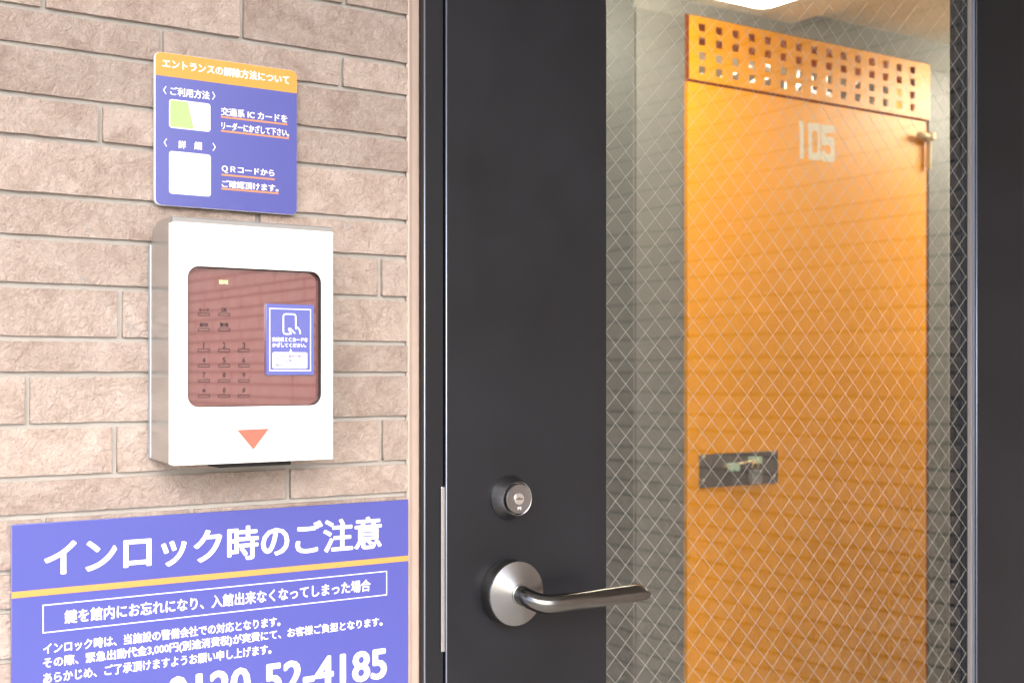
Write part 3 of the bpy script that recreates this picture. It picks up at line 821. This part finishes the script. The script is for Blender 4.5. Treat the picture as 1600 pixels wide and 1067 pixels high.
me = curve_mesh('padlock_body', [rrect(X0, X1, Z0, Z1, .0075)], OP + .018, .012)
mesh_obj('padlock_body', me, M_PAD, pk)
for q in range(4):
    zz = Z0 + (Z1 - Z0) * (.22 + .17 * q); box('body_groove', X0 + .002, X1 - .002, YI + .0 - (OP - OI) - .0184, YI - (OP - OI) - .0178, zz, zz + .0012, M_LOCKP, pk)
# ivory hook at the top right of the door
X0, X1, Z0, Z1 = rect(1432, 1449, 207, 216.5, OD + .01)
tube('hook_barrel', [(X0, YI - .03, (Z0 + Z1) / 2), (X1 + .006, YI - .03, (Z0 + Z1) / 2)], (Z1 - Z0) / 2, M_IVORY, sd)
box('hook_block', X1 - .004, X1 + .014, YI - .042, YI - .012, Z0 - .002, Z1 + .003, M_IVORY, sd, .003)
box('hook_arm', X1 + .002, X1 + .009, YI - .03, YI - .016, P(1451, 266, OD)[1], Z0 - .0025, M_IVORY, sd, .002)

# wire netting and a beam inside the unit, seen through the grille holes
net = empty('storage_netting', (DX0, YI + .3, dzm), 'bright wire netting inside the unit seen through the grille holes', 'netting')
rn = random.Random(3)
for q in range(76):
    xx = DX0 - .02 + q * .019 + .01 * rn.random(); zz = dzm + .045 + .17 * rn.random(); up = rn.uniform(-.02, .05)
    if q % 3 == 2: up = .09; dxx = .02
    else: dxx = .075
    tube('net_wire', [(xx, YI + .30 + .02 * rn.random(), zz), (xx + dxx, YI + .32, zz + up)], .0027, M_WHITE, net, 6)
box('beam', DX0 - .29, DX1 + .29, YI + .05, YI + .11, dzt - .036, dzt + .06, M_BEAM, None)
bpy.data.objects['beam']['label'] = 'brown beam inside the storage unit behind the top row of grille holes'; bpy.data.objects['beam']['category'] = 'beam'
box('post', DX1 - .035, DX1 + .02, YI + .05, YI + .09, .004, dzt - .037, M_OR, None)
bpy.data.objects['post']['label'] = 'orange post inside the storage unit behind the last column of grille holes'; bpy.data.objects['post']['category'] = 'post'

# ceiling light
cx_, _ = P(1194, HOR, OI + .26)
cl = empty('ceiling_light', (cx_ - .3, YI - .42, cz), 'rounded white ceiling light glowing above the orange door', 'light')
def lampbox(nm, x0, x1, y0, y1, z0, z1, r, m, parent):
    lp = rrect(x0, x1, y0, y1, r, 8); bm = bmesh.new()
    A = [bm.verts.new((x, y, z1)) for x, y in lp]; B = [bm.verts.new((x, y, z0 + .008)) for x, y in lp]
    cx2, cy2 = (x0 + x1) / 2, (y0 + y1) / 2
    C = [bm.verts.new((cx2 + (x - cx2) * .97, cy2 + (y - cy2) * .9, z0)) for x, y in lp]
    bm.faces.new(A); bm.faces.new(C[::-1]); n_ = len(lp)
    for U, V in ((A, B), (B, C)):
        for i in range(n_): bm.faces.new((U[i], U[(i + 1) % n_], V[(i + 1) % n_], V[i]))
    bmesh.ops.recalc_face_normals(bm, faces=bm.faces[:])
    me = bpy.data.meshes.new(nm); bm.to_mesh(me); bm.free(); return mesh_obj(nm, me, m, parent)
yl0 = YI - .29
lampbox('diffuser', cx_ - .60, cx_, yl0 - .14, yl0 + .03, cz - .085, cz - .025, .03, M_LAMP, cl)
lampbox('lamp_base', cx_ - .59, cx_ - .01, yl0 - .13, yl0 + .02, cz - .0245, cz - .0005, .03, M_LAMPB, cl)
unit_fill = empty('ceiling_light', (DX0 + .5, YI + .24, cz), 'added unseen lamp brightening the inside of the storage unit behind the grille', 'light')  # lamp put in, hidden behind the beam, to brighten the netting
lampbox('diffuser', DX0 + .1, DX0 + .9, YI + .165, YI + .20, cz - .03, cz - .0125, .01, M_LAMP2, unit_fill)
lampbox('lamp_base', DX0 + .11, DX0 + .89, YI + .168, YI + .197, cz - .012, cz - .0005, .01, M_LAMPB, unit_fill)
cx2 = stepx + 1.15
cl2 = empty('ceiling_light', (cx2, YI - .5, cz + .035), 'second ceiling light further along the corridor to the right of the orange door', 'light')
lampbox('diffuser', cx2 - .31, cx2 + .31, yl0 - .22, yl0 - .04, cz - .05, cz + .01, .03, M_LAMP2, cl2)
lampbox('lamp_base', cx2 - .30, cx2 + .30, yl0 - .21, yl0 - .05, cz + .0105, cz + .0345, .03, M_LAMPB, cl2)
print('tiles', ntile, len(near), len(recs))
